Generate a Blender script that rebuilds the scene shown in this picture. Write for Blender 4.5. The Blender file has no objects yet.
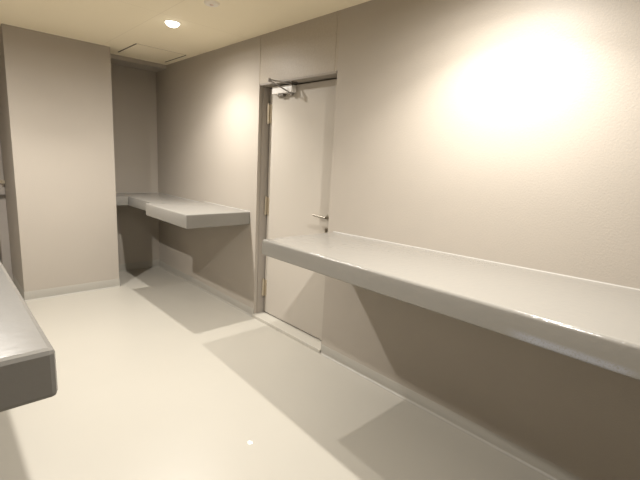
import bpy, bmesh, math, random
from mathutils import Vector, Matrix

random.seed(4)
scn = bpy.context.scene
C = scn.collection

# ------------------------------------------------------------------ materials
def lin(c):
    return c / 12.92 if c <= .04045 else ((c + .055) / 1.055) ** 2.4

def rgb(r, g, b):
    return (lin(r / 255), lin(g / 255), lin(b / 255), 1)

def mat(name, col, rough=.5, spec=.5, metal=0, bump=None, mottle=None, coat=0):
    """bump = (scale, strength, detail); mottle = (scale, amount)"""
    m = bpy.data.materials.new(name)
    m.use_nodes = True
    nt = m.node_tree
    b = nt.nodes['Principled BSDF']
    b.inputs['Base Color'].default_value = col
    b.inputs['Roughness'].default_value = rough
    b.inputs['Specular IOR Level'].default_value = spec
    b.inputs['Metallic'].default_value = metal
    b.inputs['Coat Weight'].default_value = coat
    b.inputs['Coat Roughness'].default_value = .12
    tc = nt.nodes.new('ShaderNodeTexCoord')
    if mottle:
        n = nt.nodes.new('ShaderNodeTexNoise')
        n.inputs['Scale'].default_value = mottle[0]
        n.inputs['Detail'].default_value = 4
        nt.links.new(tc.outputs['Object'], n.inputs['Vector'])
        r = nt.nodes.new('ShaderNodeMapRange')
        r.inputs['From Min'].default_value = .3
        r.inputs['From Max'].default_value = .7
        r.inputs['To Min'].default_value = 1 - mottle[1]
        r.inputs['To Max'].default_value = 1 + mottle[1]
        nt.links.new(n.outputs['Fac'], r.inputs['Value'])
        mx = nt.nodes.new('ShaderNodeVectorMath')
        mx.operation = 'SCALE'
        mx.inputs[0].default_value = col[:3]
        nt.links.new(r.outputs['Result'], mx.inputs['Scale'])
        nt.links.new(mx.outputs['Vector'], b.inputs['Base Color'])
    if bump:
        n = nt.nodes.new('ShaderNodeTexNoise')
        n.inputs['Scale'].default_value = bump[0]
        n.inputs['Detail'].default_value = bump[2]
        nt.links.new(tc.outputs['Object'], n.inputs['Vector'])
        bp = nt.nodes.new('ShaderNodeBump')
        bp.inputs['Strength'].default_value = bump[1]
        bp.inputs['Distance'].default_value = .004
        nt.links.new(n.outputs['Fac'], bp.inputs['Height'])
        nt.links.new(bp.outputs['Normal'], b.inputs['Normal'])
    return m

M = {}
M['wall'] = mat('wall_paint', (.37, .334, .288, 1), .52, .4, bump=(110, .2, 3), mottle=(1.4, .015))
M['panel'] = mat('door_head_panel_paint', (.36, .318, .262, 1), .44, .5, bump=(75, .45, 4), mottle=(60, .04))
M['floor'] = mat('floor_coating', (.41, .388, .338, 1), .34, .4, bump=(9, .03, 2), mottle=(1.1, .02))
M['skirt'] = mat('skirting_coating', (.335, .318, .28, 1), .4, .4, bump=(60, .12, 2))
M['counter'] = mat('counter_coating', (.238, .228, .206, 1), .17, .5, bump=(42, .30, 3), mottle=(3, .02))
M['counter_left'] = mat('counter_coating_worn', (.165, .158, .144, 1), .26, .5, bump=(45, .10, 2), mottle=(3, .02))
M['bead'] = mat('sealant', (.34, .325, .295, 1), .5, .3)
M['door'] = mat('door_paint', (.42, .385, .335, 1), .5, .4, bump=(160, .06, 2))
M['frame'] = mat('frame_paint', (.30, .27, .235, 1), .5, .4)
M['frame_edge'] = mat('jamb_paint', (.50, .455, .40, 1), .5, .4, bump=(45, .3, 3))
M['metal'] = mat('brushed_steel', (.36, .33, .28, 1), .5, .5, 1)
M['hinge'] = mat('hinge_steel', (.62, .56, .45, 1), .35, .5, .9)
M['darkmetal'] = mat('dark_steel', (.22, .20, .18, 1), .4, .5, .8)
M['closer'] = mat('closer_enamel', (.78, .76, .73, 1), .4, .5)
M['dark'] = mat('dark_slot', (.09, .078, .06, 1), .8, .2)
M['joint'] = mat('panel_joint', (.30, .26, .19, 1), .8, .2)
M['plastic'] = mat('white_plastic', (.80, .75, .66, 1), .4, .5)
M['redcap'] = mat('tinted_sensor_cap', (.66, .52, .44, 1), .35, .5)
M['fleck'] = mat('white_fleck', (.95, .95, .92, 1), .5, .4)
M['gray_door'] = mat('gray_door_paint', (.36, .33, .30, 1), .5, .4, mottle=(8, .03))
M['dark_trim'] = mat('dark_trim', (.10, .085, .07, 1), .5, .4)

# ceiling: cream boards with hairline joints
def ceiling_mat():
    m = mat('ceiling_boards', (.86, .78, .60, 1), .75, .2, bump=(50, .05, 2))
    nt = m.node_tree
    b = nt.nodes['Principled BSDF']
    tc = nt.nodes.new('ShaderNodeTexCoord')
    sx = nt.nodes.new('ShaderNodeSeparateXYZ')
    nt.links.new(tc.outputs['Object'], sx.inputs[0])
    fac = None
    for ax, off, per, wid in (('X', .745, .91, .005), ('Y', -3.10, 1.82, .005)):
        a = nt.nodes.new('ShaderNodeMath'); a.operation = 'ADD'; a.inputs[1].default_value = off + per * 10
        nt.links.new(sx.outputs[ax], a.inputs[0])
        w = nt.nodes.new('ShaderNodeMath'); w.operation = 'MODULO'; w.inputs[1].default_value = per
        nt.links.new(a.outputs[0], w.inputs[0])
        l = nt.nodes.new('ShaderNodeMath'); l.operation = 'LESS_THAN'; l.inputs[1].default_value = wid
        nt.links.new(w.outputs[0], l.inputs[0])
        if fac is None:
            fac = l
        else:
            mxm = nt.nodes.new('ShaderNodeMath'); mxm.operation = 'MAXIMUM'
            nt.links.new(fac.outputs[0], mxm.inputs[0]); nt.links.new(l.outputs[0], mxm.inputs[1])
            fac = mxm
    mix = nt.nodes.new('ShaderNodeMix'); mix.data_type = 'RGBA'
    mix.inputs['A'].default_value = (.86, .78, .60, 1)
    mix.inputs['B'].default_value = (.77, .69, .525, 1)
    nt.links.new(fac.outputs[0], mix.inputs['Factor'])
    nt.links.new(mix.outputs['Result'], b.inputs['Base Color'])
    return m
M['ceiling'] = ceiling_mat()

def emit(name, col, s):
    m = bpy.data.materials.new(name); m.use_nodes = True
    nt = m.node_tree; nt.nodes.clear()
    o = nt.nodes.new('ShaderNodeOutputMaterial'); e = nt.nodes.new('ShaderNodeEmission')
    e.inputs[0].default_value = col; e.inputs[1].default_value = s
    nt.links.new(e.outputs[0], o.inputs[0])
    return m
M['lens'] = emit('lamp_lens', (1, .93, .82, 1), 9)

# ------------------------------------------------------------------ mesh helpers
def box(bm, x0, x1, y0, y1, z0, z1):
    vs = [bm.verts.new((x, y, z)) for x in (x0, x1) for y in (y0, y1) for z in (z0, z1)]
    for f in ((0, 1, 3, 2), (4, 6, 7, 5), (0, 4, 5, 1), (2, 3, 7, 6), (0, 2, 6, 4), (1, 5, 7, 3)):
        bm.faces.new([vs[i] for i in f])
    return vs

def cyl(bm, c, axis, r, h, seg=24, r2=None):
    """cylinder from c along axis for h"""
    a = Vector(axis).normalized()
    q = Vector((0, 0, 1)).rotation_difference(a).to_matrix().to_4x4()
    mtx = Matrix.Translation(Vector(c) + a * h / 2) @ q
    bmesh.ops.create_cone(bm, cap_ends=True, segments=seg, radius1=r, radius2=r if r2 is None else r2, depth=h, matrix=mtx)

def bar(bm, p, q, w, h, up=(0, 0, 1)):
    """flat bar from p to q, w wide sideways, h tall"""
    p, q = Vector(p), Vector(q)
    d = (q - p).normalized(); u = Vector(up); s = d.cross(u).normalized(); u = s.cross(d)
    vs = []
    for e in (p, q):
        for a, b in ((-1, -1), (1, -1), (1, 1), (-1, 1)):
            vs.append(bm.verts.new(e + s * a * w / 2 + u * b * h / 2))
    for f in ((0, 1, 2, 3), (7, 6, 5, 4), (0, 4, 5, 1), (1, 5, 6, 2), (2, 6, 7, 3), (3, 7, 4, 0)):
        bm.faces.new([vs[i] for i in f])

def prism(bm, poly, z0, z1):
    """poly: list of (x, y) or (x, y, dz)"""
    lo = [bm.verts.new((v[0], v[1], z0 + (v[2] if len(v) > 2 else 0))) for v in poly]
    hi = [bm.verts.new((v[0], v[1], z1 + (v[2] if len(v) > 2 else 0))) for v in poly]
    n = len(poly)
    bm.faces.new(lo[::-1]); bm.faces.new(hi)
    for i in range(n):
        j = (i + 1) % n
        bm.faces.new((lo[i], lo[j], hi[j], hi[i]))

def bevel_where(bm, test, off, seg):
    bm.normal_update()
    es = [e for e in bm.edges if test(e)]
    bmesh.ops.bevel(bm, geom=es, offset=off, segments=seg, profile=.5, affect='EDGES', clamp_overlap=True)

def obj(name, bm, m, parent=None, smooth=False):
    bmesh.ops.recalc_face_normals(bm, faces=bm.faces)
    me = bpy.data.meshes.new(name)
    bm.to_mesh(me); bm.free()
    if smooth:
        for p in me.polygons: p.use_smooth = True
        try:
            me.set_sharp_from_angle(angle=math.radians(40))
        except Exception:
            pass
    me.materials.append(m)
    o = bpy.data.objects.new(name, me); C.objects.link(o)
    if parent: 
        o.parent = parent
        o.matrix_parent_inverse = Matrix.Translation(-parent.location)
    return o

def struct(name, bm, m, parent=None, smooth=False):
    o = obj(name, bm, m, parent, smooth)
    if parent is None: o['kind'] = 'structure'
    return o

def thing(name, label, cat, loc, group=None):
    o = bpy.data.objects.new(name, None); C.objects.link(o)
    o.location = loc; o.empty_display_size = .1
    o['label'] = label; o['category'] = cat
    if group: o['group'] = group
    return o

def tag(o, label, cat, group=None):
    o['label'] = label; o['category'] = cat
    if group: o['group'] = group
    return o

# ------------------------------------------------------------------ room numbers (metres)
H = 2.4                       # ceiling
YF = 5.06                     # far wall of the alcove
YP = 4.474                    # face of the projecting wall
XP0, XP1 = -1.50, -.672       # its two corners
YD0, YD1 = 2.038, 2.936       # door opening
ZD0, ZD1 = .025, 2.028
XL = -2.47                    # left wall
YN = -1.4                     # near wall behind the camera
YB = 5.62                     # far end left of the projecting wall
T = .16

# ------------------------------------------------------------------ setting
bm = bmesh.new(); box(bm, XL - T, T + .1, YN - T, YB + T, -.12, 0); struct('floor', bm, M['floor'])
bm = bmesh.new(); box(bm, XL - T, T + .1, YN - T, YB + T, H, H + .12); struct('ceiling', bm, M['ceiling'])

bm = bmesh.new()
box(bm, 0, T, YN, YD0, 0, H)
box(bm, 0, T, YD1, YF + T, 0, H)
wr = struct('wall_right', bm, M['wall'])
bm = bmesh.new(); box(bm, .0, T, YD0, YD1, ZD1, H)
struct('wall_above_door', bm, M['panel'])
# raised paint seams either side of the panel over the door
for i, y in enumerate((YD1, YD0 + .03)):
    bm = bmesh.new(); box(bm, -.0025, .001, y - .004, y + .004, ZD1, H)
    struct('trim_%d' % (i + 1), bm, M['panel'])

bm = bmesh.new(); box(bm, XP1, T, YF, YF + T, 0, H); struct('wall_back', bm, M['wall'])
bm = bmesh.new(); box(bm, XP0, XP1, YP, YB + T, 0, H); struct('wall_center', bm, M['wall'])
bm = bmesh.new(); box(bm, XL - T, XL, YN - T, YB + T, 0, H); struct('wall_left', bm, M['wall'])
bm = bmesh.new(); box(bm, XL, T, YN - T, YN, 0, H); struct('wall_near', bm, M['wall'])
bm = bmesh.new(); box(bm, XL, XP0, YB, YB + T, 0, H); struct('wall_far_left', bm, M['wall'])

# low dropped strip of ceiling at the back of the alcove
bm = bmesh.new(); box(bm, XP1 + .001, -.001, 4.76, YF - .001, 2.358, H + .001)
struct('trim_4', bm, M['wall'])

# coved skirting: the floor coating carried 9 cm up the walls
def skirt(name, p, q, n, h=.088, t=.002, r=.018):
    """along p-q, n = direction into the room"""
    p, q, n = Vector((*p, 0)), Vector((*q, 0)), Vector((*n, 0))
    prof = [(0, 0), (r, 0)] + [(r - r * math.sin(a), r - r * math.cos(a)) for a in [math.radians(k) for k in (20, 40, 60, 80)]]
    prof = [(max(t, u), v) for u, v in prof[2:]]
    prof = [(-.002, 0), (r, 0)] + prof + [(t, h - .004), (0, h), (-.002, h)]
    bm = bmesh.new()
    rows = [[bm.verts.new(e + n * u + Vector((0, 0, v))) for u, v in prof] for e in (p, q)]
    k = len(prof)
    for i in range(k):
        j = (i + 1) % k
        bm.faces.new((rows[0][i], rows[1][i], rows[1][j], rows[0][j]))
    bm.faces.new(rows[0]); bm.faces.new(rows[1][::-1])
    return struct(name, bm, M['skirt'], smooth=True)
skirt('baseboard_right', (0, YN), (0, YD0), (-1, 0), h=.075)
skirt('baseboard_right_far', (0, YD1), (0, YF), (-1, 0), h=.075)
skirt('baseboard_back', (0, YF), (XP1, YF), (0, -1))
skirt('baseboard_center', (XP0 - .004, YP), (XP1 + .004, YP), (0, -1))
skirt('baseboard_center_side', (XP0, YP), (XP0, YB), (-1, 0))
skirt('baseboard_alcove', (XP1, YP), (XP1, YF), (1, 0))
skirt('baseboard_left', (XL, YN), (XL, YB), (1, 0))

# raised threshold
bm = bmesh.new()
box(bm, -.014, T + .04, YD0, YD1, 0, ZD0 + .004)
bevel_where(bm, lambda e: all(v.co.x < -.01 for v in e.verts) and all(v.co.z > .02 for v in e.verts), .006, 3)
struct('trim_3', bm, M['floor'], smooth=True)

# ------------------------------------------------------------------ the door
LX = .10                                # face of the leaf
LY0, LY1, LZ0, LZ1 = YD0 + .018, YD1 - .020, ZD0 + .014, 2.004
bm = bmesh.new(); box(bm, LX, LX + .04, LY0, LY1, LZ0, LZ1)
bevel_where(bm, lambda e: True, .002, 1)
door = struct('door_1', bm, M['door'])

bm = bmesh.new()                        # steel frame lining the opening
box(bm, .03, T, YD1 - .010, YD1, ZD0 + .004, ZD1)
box(bm, .03, T, YD0, YD0 + .010, ZD0 + .004, ZD1)
box(bm, .0015, T, YD0 + .010, YD1 - .010, ZD1 - .014, ZD1)
box(bm, LX + .044, T, YD0 + .010, YD1 - .010, ZD1 - .05, ZD1 - .014)   # stops behind the leaf
box(bm, LX + .044, T, YD0 + .010, YD0 + .04, ZD0 + .004, ZD1 - .05)
box(bm, LX + .044, T, YD1 - .04, YD1 - .010, ZD0 + .004, ZD1 - .05)
obj('door_frame', bm, M['frame'], door)

for z in (1.80, 1.02, .27):             # knuckle hinges on the left edge
    bm = bmesh.new()
    for k in range(3):
        cyl(bm, (LX - .016, YD1 - .019, z - .075 + k * .0505), (0, 0, 1), .0105, .0485, 14)
    cyl(bm, (LX - .016, YD1 - .019, z - .084), (0, 0, 1), .007, .168, 12)
    box(bm, LX - .008, LX, LY1 - .028, LY1 - .002, z - .075, z + .075)
    obj('hinge', bm, M['hinge'], door, True)

# lever handle
HY, HZ = 2.135, 1.02
bm = bmesh.new(); cyl(bm, (LX, HY, HZ), (-1, 0, 0), .026, .008, 28)
bevel_where(bm, lambda e: all(abs(v.co.x - (LX - .008)) < 1e-4 for v in e.verts), .003, 2)
rose = obj('door_handle', bm, M['metal'], door, True)
bm = bmesh.new()
cyl(bm, (LX - .006, HY, HZ), (-1, 0, 0), .009, .042, 16)
cyl(bm, (LX - .046, HY - .010, HZ), (0, 1, .03), .0088, .135, 16, .0075)
obj('lever', bm, M['metal'], rose, True)
# lock cylinder with thumb turn below
bm = bmesh.new(); cyl(bm, (LX, HY + .01, HZ - .10), (-1, 0, 0), .021, .007, 24)
lock = obj('door_lock', bm, M['metal'], door, True)
bm = bmesh.new(); cyl(bm, (LX - .006, HY + .01, HZ - .10), (-1, 0, 0), .010, .010, 16)
box(bm, LX - .026, LX - .014, HY + .007, HY + .013, HZ - .114, HZ - .086)
obj('thumb_turn', bm, M['metal'], lock)

# door closer: body on the leaf, double arm up to the frame head
CY0, CY1 = 2.575, 2.825
bm = bmesh.new(); box(bm, LX - .052, LX, CY0, CY1, 1.944, 2.000)
bevel_where(bm, lambda e: True, .004, 2)
closer = obj('door_closer', bm, M['closer'], door, True)
SP = Vector((LX - .028, 2.600, 1.934))
EL = Vector((-.092, 2.675, 2.016))
bm = bmesh.new()
cyl(bm, (SP.x, SP.y, 1.922), (0, 0, 1), .013, .023, 16)
bar(bm, SP, EL, .018, .007)
cyl(bm, EL - Vector((0, 0, .010)), (0, 0, 1), .010, .024, 14)
obj('closer_arm', bm, M['darkmetal'], closer, True)
SH = Vector((.045, 2.570, 1.998))
bm = bmesh.new()
bar(bm, EL + Vector((0, 0, .006)), SH, .013, .007)
box(bm, .020, .075, 2.535, 2.64, 2.0045, 2.0138)
cyl(bm, SH - Vector((0, 0, .006)), (0, 0, 1), .009, .014, 12)
obj('closer_rod', bm, M['darkmetal'], closer, True)
bm = bmesh.new()
box(bm, LX - .042, LX - .010, 2.695, 2.755, 1.928, 1.9445)
obj('valve_cover', bm, M['darkmetal'], closer)

# ------------------------------------------------------------------ counters
# long counter on the right wall (slightly wider towards the near end)
YC = 1.98
def cpt(y):
    return -(.611 + .051 * (YC - y)), .0235 * (YC - y)
ye = YN + .004
root = thing('wall_counter', 'long glossy gray wall counter running from beside the door along the right wall', 'counter', (-.33, .3, .90))
bm = bmesh.new()
xe, ze = cpt(ye)
x1, _ = cpt(YC)
prism(bm, [(-.001, YC, 0), (x1, YC, 0), (xe, ye, ze), (-.001, ye, ze)], .9465 - .098, .9465)
bevel_where(bm, lambda e: not all(v.co.x > -.01 for v in e.verts) and not all(v.co.y < ye + .01 for v in e.verts)
            and (abs(e.verts[0].co.z - e.verts[1].co.z) < .09), .013, 4)
def streaked():
    """the counter coating with a grainy bluish-gray streak low on the front"""
    m = mat('counter_coating_streaked', (.238, .228, .206, 1), .17, .5, bump=(42, .30, 3))
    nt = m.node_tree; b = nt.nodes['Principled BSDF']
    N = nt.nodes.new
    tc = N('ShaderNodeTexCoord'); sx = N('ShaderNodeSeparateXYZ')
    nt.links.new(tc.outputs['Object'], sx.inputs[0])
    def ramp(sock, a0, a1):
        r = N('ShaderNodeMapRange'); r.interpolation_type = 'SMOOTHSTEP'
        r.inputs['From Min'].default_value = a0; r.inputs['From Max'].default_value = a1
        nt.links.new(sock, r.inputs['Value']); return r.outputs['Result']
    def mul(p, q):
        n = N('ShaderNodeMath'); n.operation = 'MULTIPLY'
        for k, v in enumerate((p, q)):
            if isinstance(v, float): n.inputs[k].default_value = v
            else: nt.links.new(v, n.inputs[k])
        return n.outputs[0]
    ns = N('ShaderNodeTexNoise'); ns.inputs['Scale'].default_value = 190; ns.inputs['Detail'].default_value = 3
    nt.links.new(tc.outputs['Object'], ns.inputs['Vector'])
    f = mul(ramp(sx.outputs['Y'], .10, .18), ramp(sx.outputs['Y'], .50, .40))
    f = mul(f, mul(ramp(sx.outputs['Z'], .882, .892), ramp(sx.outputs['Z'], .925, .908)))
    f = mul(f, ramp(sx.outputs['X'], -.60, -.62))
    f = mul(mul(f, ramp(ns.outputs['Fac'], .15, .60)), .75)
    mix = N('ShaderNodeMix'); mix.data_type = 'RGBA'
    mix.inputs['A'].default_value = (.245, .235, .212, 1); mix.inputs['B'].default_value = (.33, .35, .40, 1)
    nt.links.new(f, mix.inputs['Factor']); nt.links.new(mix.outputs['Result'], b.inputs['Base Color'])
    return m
obj('worktop', bm, streaked(), root, True)
def bead(path, r=.005):
    """quarter-round sealant fillet along wall/counter joints; path of (point, out, up)"""
    bm = bmesh.new(); rows = []
    for p, n in path:
        p, n = Vector(p), Vector(n)
        row = [bm.verts.new(p - Vector((0, 0, .001)) - n * .0005)]
        for k in range(6):
            a = math.radians(90 * k / 5)
            u, v = r - r * math.sin(a), r - r * math.cos(a)
            row.append(bm.verts.new(p + n * u + Vector((0, 0, v))))
        rows.append(row)
    for a, b in zip(rows, rows[1:]):
        for i in range(7):
            j = (i + 1) % 7
            bm.faces.new((a[i], b[i], b[j], a[j]))
    bm.faces.new(rows[0]); bm.faces.new(rows[-1][::-1])
    return bm
obj('sealant_bead', bead([((0, YC, .9465), (-1, 0, 0)), ((0, ye, .9465 + ze), (-1, 0, 0))]), M['bead'], root, True)

# short counter in the alcove, wrapping onto the far wall
YS = 3.031
root2 = thing('wall_counter', 'short gray counter beyond the door, wrapping around the dark alcove corner', 'counter', (-.3, 4.0, .90))
ZB = .958
bm = bmesh.new()
prism(bm, [(-.001, YS), (-.598, YS), (-.598, 3.868), (-.001, 3.868)], ZB - .116, ZB)
bevel_where(bm, lambda e: not all(v.co.x > -.01 for v in e.verts) and not all(v.co.y > 3.86 for v in e.verts)
            and (abs(e.verts[0].co.z - e.verts[1].co.z) < .09 or (e.verts[0].co.y < 3.1)), .010, 3)
obj('worktop', bm, M['counter'], root2, True)
bm = bmesh.new()
ZR = .941
prism(bm, [(-.001, 3.868), (-.482, 3.868), (-.482, 4.69), (XP1 + .001, 4.69), (XP1 + .001, YF - .001), (-.001, YF - .001)], ZR - .098, ZR)
bevel_where(bm, lambda e: abs(e.verts[0].co.z - e.verts[1].co.z) < .05 and all(v.co.z > .9 for v in e.verts)
            and all(v.co.x < -.4 for v in e.verts) and all(v.co.y < 4.8 for v in e.verts), .006, 2)
obj('return_worktop', bm, M['counter'], root2, True)
obj('sealant_bead', bead([((0, YS + .002, ZB), (-1, 0, 0)), ((0, 3.868, ZB), (-1, 0, 0)), ((0, 3.872, ZR), (-1, 0, 0)), ((0, YF, ZR), (-1, -1, 0)), ((XP1, YF, ZR), (0, -1, 0))], .005), M['bead'], root2, True)

# counter on the left wall
root3 = thing('wall_counter', 'gray counter cut off by the left edge, with a dark end face and worn corner', 'counter', (-2.15, 2.0, .89))
ZL = .945
bm = bmesh.new()
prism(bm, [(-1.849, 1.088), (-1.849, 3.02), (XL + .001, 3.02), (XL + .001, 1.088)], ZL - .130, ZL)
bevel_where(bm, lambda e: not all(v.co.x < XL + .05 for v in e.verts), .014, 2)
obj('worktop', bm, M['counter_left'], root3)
obj('sealant_bead', bead([((XL, 3.0, ZL), (1, 0, 0)), ((XL, 1.10, ZL), (1, 0, 0))]), M['bead'], root3, True)

# ------------------------------------------------------------------ far left, past the projecting wall
bm = bmesh.new()
box(bm, XL + .004, XP0 - .10, 5.36, 5.40, .02, 2.05)
bevel_where(bm, lambda e: True, .002, 1)
d2 = struct('door_2', bm, M['gray_door'])
bm = bmesh.new()
box(bm, XP0 - .075, XP0 - .002, 5.21, 5.42, .0, 2.12)
box(bm, XL + .002, XP0 - .075, 5.21, 5.42, 2.06, 2.12)
obj('door_frame', bm, M['gray_door'], d2)
bm = bmesh.new()
box(bm, XL + .02, XP0 - .006, 5.19, 5.212, .895, .925)
box(bm, XL + .10, XL + .13, 5.20, 5.362, .897, .923)
obj('push_bar', bm, M['dark_trim'], d2)
bm = bmesh.new()
box(bm, XP0 - .085, XP0 - .03, 5.185, 5.211, 1.045, 1.068)
box(bm, XP0 - .03, XP0 - .003, 5.15, 5.211, 1.04, 1.072)
obj('latch', bm, M['hinge'], d2)

# ------------------------------------------------------------------ ceiling fittings
def downlight(x, y, label):
    t = thing('downlight', label, 'ceiling light', (x, y, H))
    bm = bmesh.new()
    n = 40; prof = [(.062, 0), (.061, -.004), (.056, -.006), (.051, -.004), (.050, 0)]
    rows = []
    for k in range(n):
        a = 2 * math.pi * k / n
        rows.append([bm.verts.new((x + r * math.cos(a), y + r * math.sin(a), H + z)) for r, z in prof])
    for k in range(n):
        a, b = rows[k], rows[(k + 1) % n]
        for i in range(len(prof)):
            j = (i + 1) % len(prof)
            bm.faces.new((a[i], b[i], b[j], a[j]))
    obj('trim_ring', bm, M['plastic'], t, True)
    bm = bmesh.new(); cyl(bm, (x, y, H - .003), (0, 0, 1), .050, .003, 40)
    bmesh.ops.create_uvsphere(bm, u_segments=32, v_segments=16, radius=.049, matrix=Matrix.Translation((x, y, H - .003)) @ Matrix.Diagonal((1, 1, .62, 1)))
    obj('lens', bm, M['lens'], t)
    return t
L = [(-.60, 3.235), (-.575, .885), (-1.86, 3.28), (-1.88, .90)]
downlight(*L[0], 'lit round downlight in the cream ceiling near the far alcove')

# photometric curve of a downlight: (cosine of the angle from straight down, relative intensity)
CURVE = [(0, 0), (.17, .04), (.34, .14), (.50, .32), (.58, .545), (.66, .75), (.74, .90), (.83, 1.0), (1, .97)]
POWER = 174
def beam(x, y, k):
    ld = bpy.data.lights.new('downlight_beam', 'SPOT')
    ld.energy = POWER * k; ld.spot_size = math.radians(178); ld.spot_blend = .1
    ld.shadow_soft_size = .02
    ld.color = (1, .955, .895)
    ld.use_nodes = True
    nt = ld.node_tree
    em = next(n for n in nt.nodes if n.type == 'EMISSION')
    tc = nt.nodes.new('ShaderNodeTexCoord'); sx = nt.nodes.new('ShaderNodeSeparateXYZ')
    nt.links.new(tc.outputs['Normal'], sx.inputs[0])
    ab = nt.nodes.new('ShaderNodeMath'); ab.operation = 'ABSOLUTE'
    nt.links.new(sx.outputs['Z'], ab.inputs[0])
    cr = nt.nodes.new('ShaderNodeValToRGB'); e = cr.color_ramp.elements
    while len(e) < len(CURVE): e.new(.5)
    for q, (p, v) in zip(e, CURVE): q.position = p
    for q, (p, v) in zip(e, CURVE): q.position = p; q.color = (v / 2, v / 2, v / 2, 1)
    nt.links.new(ab.outputs[0], cr.inputs[0])
    ml = nt.nodes.new('ShaderNodeMath'); ml.operation = 'MULTIPLY'; ml.inputs[1].default_value = 2
    nt.links.new(cr.outputs['Color'], ml.inputs[0])
    nt.links.new(ml.outputs[0], em.inputs['Strength'])
    lo = bpy.data.objects.new('downlight_beam', ld); C.objects.link(lo)
    lo.location = (x, y, H - .040)
for (x, y), k in zip(L, (.95, 1.08, 1.12, .74)):
    beam(x, y, k)

# smoke detector
sx, sy = -.605, 2.625
t = thing('smoke_detector', 'small round white smoke detector on the ceiling at the top edge', 'smoke detector', (sx, sy, H))
bm = bmesh.new(); cyl(bm, (sx, sy, H - .011), (0, 0, 1), .044, .011, 36, .051)
bevel_where(bm, lambda e: all(v.co.z < H - .010 for v in e.verts), .004, 2)
obj('base', bm, M['plastic'], t, True)
bm = bmesh.new(); cyl(bm, (sx, sy, H - .016), (0, 0, 1), .010, .006, 20, .014)
obj('sensor_cap', bm, M['redcap'], t, True)

# ceiling hatch with two dark slots
hx0, hx1, hy0, hy1 = -.555, -.075, 4.11, 4.615
t = thing('ceiling_hatch', 'square cream access hatch in the ceiling with two dark slots', 'hatch', ((hx0 + hx1) / 2, (hy0 + hy1) / 2, H))
bm = bmesh.new(); box(bm, hx0 + .008, hx1 - .008, hy0 + .006, hy1 - .003, H - .004, H)
bevel_where(bm, lambda e: all(v.co.z < H - .003 for v in e.verts), .002, 1)
obj('panel', bm, M['ceiling'], t)
bm = bmesh.new(); box(bm, hx0, hx1, hy0 + .001, hy0 + .0045, H - .0012, H)
obj('joint', bm, M['joint'], t)
for x in (hx0, hx1):
    bm = bmesh.new(); box(bm, x - .005, x + .005, hy0 + .01, hy1, H - .0035, H)
    obj('slot', bm, M['dark'], t)

# white fleck on the floor
bm = bmesh.new()
pts = [(-.010, -.012), (.007, -.015), (.013, -.002), (.006, .016), (-.006, .015), (-.012, .003)]
prism(bm, [(-.973 + a, 1.531 + b) for a, b in pts], 0, .004)
bevel_where(bm, lambda e: all(v.co.z > .003 for v in e.verts), .0015, 1)
tag(obj('paint_flake', bm, M['fleck']), 'tiny white flake lying on the open floor in the foreground', 'flake')

# ------------------------------------------------------------------ world, camera, view
w = bpy.data.worlds.new('world'); scn.world = w; w.use_nodes = True
w.node_tree.nodes['Background'].inputs[0].default_value = (.02, .018, .015, 1)
w.node_tree.nodes['Background'].inputs[1].default_value = 1

cx, cz, pitch, roll, yaw, f = -2.0304, 1.4198, -.1880, .05567, -.76514, 406.64
cyw, syw, cp, sp = math.cos(yaw), math.sin(yaw), math.cos(pitch), math.sin(pitch)
fwd = Vector((-syw * cp, cyw * cp, sp)); right = Vector((cyw, syw, 0)); up = right.cross(fwd)
c, s = math.cos(roll), math.sin(roll)
r2, u2 = c * right + s * up, -s * right + c * up
cam = bpy.data.cameras.new('camera'); cam.sensor_width = 36; cam.sensor_fit = 'HORIZONTAL'
cam.lens = f / 640 * 36; cam.clip_start = .02
co = bpy.data.objects.new('camera', cam); C.objects.link(co)
m = Matrix((r2, u2, -fwd)).transposed().to_4x4(); m.translation = (cx, 0, cz)
co.matrix_world = m
scn.camera = co

vs = scn.view_settings
vs.view_transform = 'Standard'; vs.look = 'None'; vs.gamma = 1; vs.use_curve_mapping = False
vs.exposure = 0.0
scn.cycles.max_bounces = 12
scn.cycles.diffuse_bounces = 8
